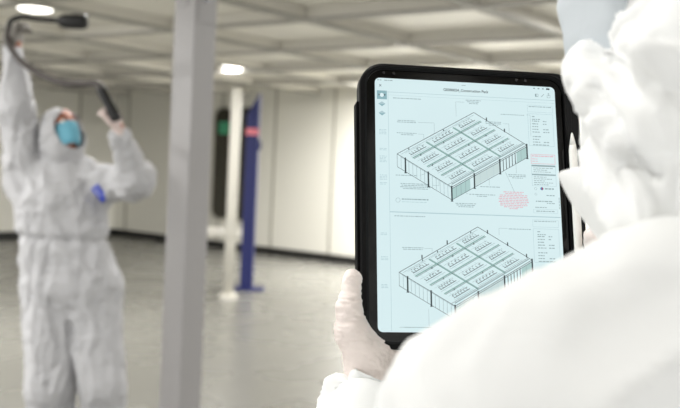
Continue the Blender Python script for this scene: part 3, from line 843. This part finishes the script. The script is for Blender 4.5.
bodyp = [ell(hc + HUp * .01, (.074, .094, .108), HAx), ell(hc - HUp * .06 + HF * .035, (.048, .05, .048), HAx), ell(hc + HF * .1 - HUp * .01, (.014, .02, .025), HAx),
         cone(hc - HUp * .05, Kj['neck'], .052, .058), cone(Kj['neck'], Kj['chest'], .06, .12), cone(Kj['chest'], Kj['pelvis'], .12, .13),
         cone(Kj['neck'] + [0, 0, -.08], Kj['shL'], .05, .045), cone(Kj['neck'] + [0, 0, -.08], Kj['shR'], .05, .045), lk('shL', 'elL', .042, .036), lk('elL', 'wrL', .036, .024),
         lk('shR', 'elR', .042, .036), lk('elR', 'wrR', .036, .024),
         lk('hipR', 'knR', .085, .06), lk('knR', 'anR', .055, .04), lk('hipL', 'knL', .085, .06), lk('knL', 'anL', .055, .04)]
for sgn in (-1, 1): bodyp.append(ell(hc + HSd * .077 * sgn, (.012, .02, .03), HAx))
soft('body', bodyp, .009, .02, M['skin'], pf)
for sgn in (-1, 1):
    e = hc + HSd * .031 * sgn + HF * .088 + HUp * .022
    bm = bmesh.new(); bmesh.ops.create_uvsphere(bm, u_segments=12, v_segments=8, radius=.013)
    for v in bm.verts: v.co = v.co + Vector(e)
    eo = MB().bm(bm).build('eye', M['eye'], pf, world=True, smooth=True)
    bm = bmesh.new(); bmesh.ops.create_uvsphere(bm, u_segments=10, v_segments=6, radius=.007)
    for v in bm.verts: v.co = v.co + Vector(e + HF * .0085)
    MB().bm(bm).build('iris', M['iris'], eo, world=True, smooth=True)

def near_wrinkle(V):
    return (folds(V * [1, 1, .8], .10, 21, .9, 1.4) - .5) * .016 + (folds(V, .045, 31, .8, 1.6) - .5) * .003
ch = Kj['chest']
TA = np.array([SD, FD, [0, 0, 1.0]])
suitp = [ell(ch, (.20, .14, .24), TA), cone(ch + [0, 0, .05], Kj['pelvis'], .16, .17, (FD, .85)), ell(Kj['pelvis'], (.20, .16, .18), TA),
         cone(Kj['neck'] + [0, 0, -.124] - FD * .0, Kj['shL'] + [0, 0, .0], .075, .064), cone(Kj['neck'] + [0, 0, -.105], Kj['shR'] + [0, 0, .0], .075, .07),
         cone(P(705, 326, .5), P(590, 382, .5), .054, .050), lk('shL', 'elL', .080, .072), lk('elL', 'wrL', .066, .044), ell(Kj['elL'], (.075, .075, .075)),
         lk('shR', 'elR', .080, .070), lk('elR', 'wrR', .066, .046),
         lk('hipR', 'knR', .13, .105), cone(Kj['knR'], up(Kj['anR'], .04), .105, .09), lk('hipL', 'knL', .13, .105), cone(Kj['knL'], up(Kj['anL'], .04), .105, .09)]
cov, bvn = soft('coverall', suitp, .0075, .04, M['suit'], pf, disp=near_wrinkle)

# hood: head bag, gathered neck, face opening forward
HB = hc - HF * .01
hoodp = [ell(HB + HUp * .01 - HF * .008 + HSd * .008, (.108, .116, .146), HAx), cone(HB - HUp * .04 - HF * .02 + HSd * .01, Kj['neck'] + [.006, .0, -.0], .104, .107), ell(Kj['neck'] + [.01, 0, -.06], (.113, .105, .05), TA), cone(P(587, 72, .66), P(630, 136, .56), .012, .012), cone(P(604, 128, .665), P(606, 176, .64), .02, .018), cone(P(596, 176, .62), P(640, 214, .56), .018, .018), cone(P(640, 60, .55), P(690, 110, .53), .012, .012),
         ell(HB + HUp * .09 - HF * .05, (.08, .09, .06), HAx)]
V, Qd = surface(hoodp, .0045, .03); V = relax(V, Qd, 2)
V = V + normals(V, Qd) * ((folds(V @ np.array([[1, 0, .5], [0, 1, .2], [-.5, 0, .8]]), .085, 41, .55, 1.0) - .5) * .023 + (folds(V, .05, 47, .5, 1.3) - .4) * .006 + (folds(V, .028, 49, .8, 1.4) - .4) * .0045)[:, None]
# the collar edge of the hood rides over itself as one long diagonal fold with a hollow beside it
Nn = normals(V, Qd); dv = V - CAM; dep = dv @ CF; ix = 340 + F_PX * (dv @ CR) / dep; iy = 204 - F_PX * (dv @ CU) / dep
def near(pl):
    best = np.full(len(ix), 1e9)
    for (ax0, ay0), (bx0, by0) in zip(pl, pl[1:]):
        t_ = np.clip(((ix - ax0) * (bx0 - ax0) + (iy - ay0) * (by0 - ay0)) / ((bx0 - ax0) ** 2 + (by0 - ay0) ** 2), 0, 1)
        best = np.minimum(best, np.hypot(ix - ax0 - t_ * (bx0 - ax0), iy - ay0 - t_ * (by0 - ay0)))
    return best
facing = np.clip(-(Nn @ CF) * 3 + .3, 0, 1)
V = V + Nn * (facing * (.009 * np.exp(-(near([(576, 80), (588, 108), (612, 142), (640, 190), (648, 230)]) / 10) ** 2)
     - .012 * np.exp(-(near([(588, 84), (604, 112), (628, 150), (652, 170)]) / 9) ** 2)
     + .006 * np.exp(-(near([(600, 20), (640, 50), (690, 60)]) / 9) ** 2) - .006 * np.exp(-(near([(598, 50), (630, 78), (670, 92)]) / 10) ** 2)))[:, None]
rel = V - hc; fx = rel @ HF; fs = rel @ HSd; fu = rel @ HUp
inside = (((fs - .020) / .046) ** 2 + ((fu - .024) / .066) ** 2 < 1) & (fx > 0.02)
Qh = Qd[~inside[Qd].any(1)]; use = np.unique(Qh); mp = -np.ones(len(V), int); mp[use] = np.arange(len(use))
hood = link_mesh('hood', np_mesh('hood', V[use], mp[Qh]), M['suit'], pf, world=True)
sm = hood.modifiers.new('t', 'SOLIDIFY'); sm.thickness = .002; sm.offset = -1
dome_mask(hc + HF * .088 - HUp * .035 - HSd * .012, (HSd, HF, HUp), .155, .115, .055, 'face_mask', M['mask_pale'], pf)

# open collar flap pointing forward under the chin
def flap(pts3, thick=.002, name='collar_flap'):
    # pts3: rows of points, a crumpled quad sheet
    rows = len(pts3); cols = len(pts3[0]); vs = [p for r in pts3 for p in r]
    fs_ = [[j * cols + i, j * cols + i + 1, (j + 1) * cols + i + 1, (j + 1) * cols + i] for j in range(rows - 1) for i in range(cols - 1)]
    o = link_mesh(name, MB().add(vs, fs_).mesh(), M['suit'], hood, world=True, smooth=True)
    s3 = o.modifiers.new('t', 'SOLIDIFY'); s3.thickness = thick; s2 = o.modifiers.new('s', 'SUBSURF'); s2.levels = s2.render_levels = 2
    return o
flap([[P(556, 172, .70), P(566, 169, .695), P(580, 166, .68), P(600, 160, .655)],
      [P(562, 184, .70), P(572, 184, .69), P(586, 182, .67), P(606, 180, .645)],
      [P(572, 204, .70), P(584, 205, .685), P(600, 203, .66), P(622, 202, .63)],
      [P(589, 226, .695), P(602, 228, .68), P(618, 226, .655), P(640, 224, .62)],
      [P(608, 252, .68), P(622, 254, .665), P(640, 252, .64), P(662, 250, .61)]])

# left hand: glove gripping the lower left corner, thumb along the left edge
def corner(x, y, z): return np.array(T(x, y, z))
wl = np.array(P(374, 390, .915))
th = [np.array(P(364, 362, .912)), np.array(P(352, 334, .906)), np.array(P(349, 308, .906)), np.array(P(352.5, 279, .912))]
kn_dir = np.array(P(396, 346, .972)) - wl
lhp = hand(wl, kn_dir, -np.array([-.16, .955, -.2476]), -1, [(8, 12, 10), (10, 14, 10), (14, 16, 12), (20, 20, 14)], 1.0, .10, thumb=th)
lhp += [cone(P(366, 358, .918), P(392, 354, .935), .020, .012), cone(P(352, 330, .908), P(368, 352, .918), .014, .016), cone(wl, P(362, 420, .89), .026, .028)]
def glove_wr(V):
    r = (V - wl); q = r @ np.stack([CR, CF, CU], 1)
    a = folds(q * [.7, .7, 2.0], .026, 61, .8, 1.5) * .0006 + folds(q * [1, 1, 3.0], .011, 66, .7, 2.4) * .0016
    return a - .0015
soft('glove', lhp, .0016, .011, M['glove'], pf, disp=glove_wr, it=2, label='thin white latex glove gripping the lower left corner')
# right hand behind the far edge: only its thumb tip shows
wr = np.array(P(628, 322, .985))
rth = [np.array(P(622, 300, .985)), np.array(P(610, 284, .975)), np.array(P(599, 258, .965)), np.array(P(592, 237, .957))]
rhp = hand(wr, corner(.105, .034, -.065) - wr, -np.array([-.16, .955, -.2476]), 1, [(6, 12, 10), (8, 14, 10), (12, 16, 12), (18, 20, 14)], 1.0, .08, thumb=rth)
rhp += [cone(wr, Kj['wrR'], .026, .03)]
soft('glove', rhp, .0025, .007, M['glove'], pf, disp=lambda V: folds(V, .014, 71) * .0015 - .001, label='thin white latex glove behind the right edge')

# gathered cuffs
def cuff(a, b, ra, rb, seed):
    a, b = np.array(a), np.array(b); ax = (b - a) / np.linalg.norm(b - a)
    def dsp(V):
        return (folds(V, .034, seed, .8, 1.3) - .45) * .017 + (folds(V, .016, seed + 2, .7, 1.8) - .45) * .002
    return soft('cuff', [cone(a, b + ax * .02, ra, rb)], .0026, .008, M['suit'], pf, disp=dsp, cut=[(b, ax)])[0]
cuff(P(356, 446, .885), P(366, 390, .915), .038, .032, 81)
cuff(Kj['wrR'] * .5 + wr * .5, wr, .045, .036, 85)
for nm in ('R', 'L'):
    a = Kj['an' + nm]
    AX = np.array([SD, FD, [0, 0, 1.0]])
    soft('overshoe', [cone(up(a, .10), up(a, -.02), .075, .07), ell(up(a, -.035) + FD * .09, (.055, .14, .05), AX), ell(up(a, -.045), (.05, .07, .045))], .01, .03, M['boot'], pf,
         disp=lambda V: folds(V, .05, 4) * .008 - .004, cut=[((0, 0, 0.0), (0, 0, -1))])
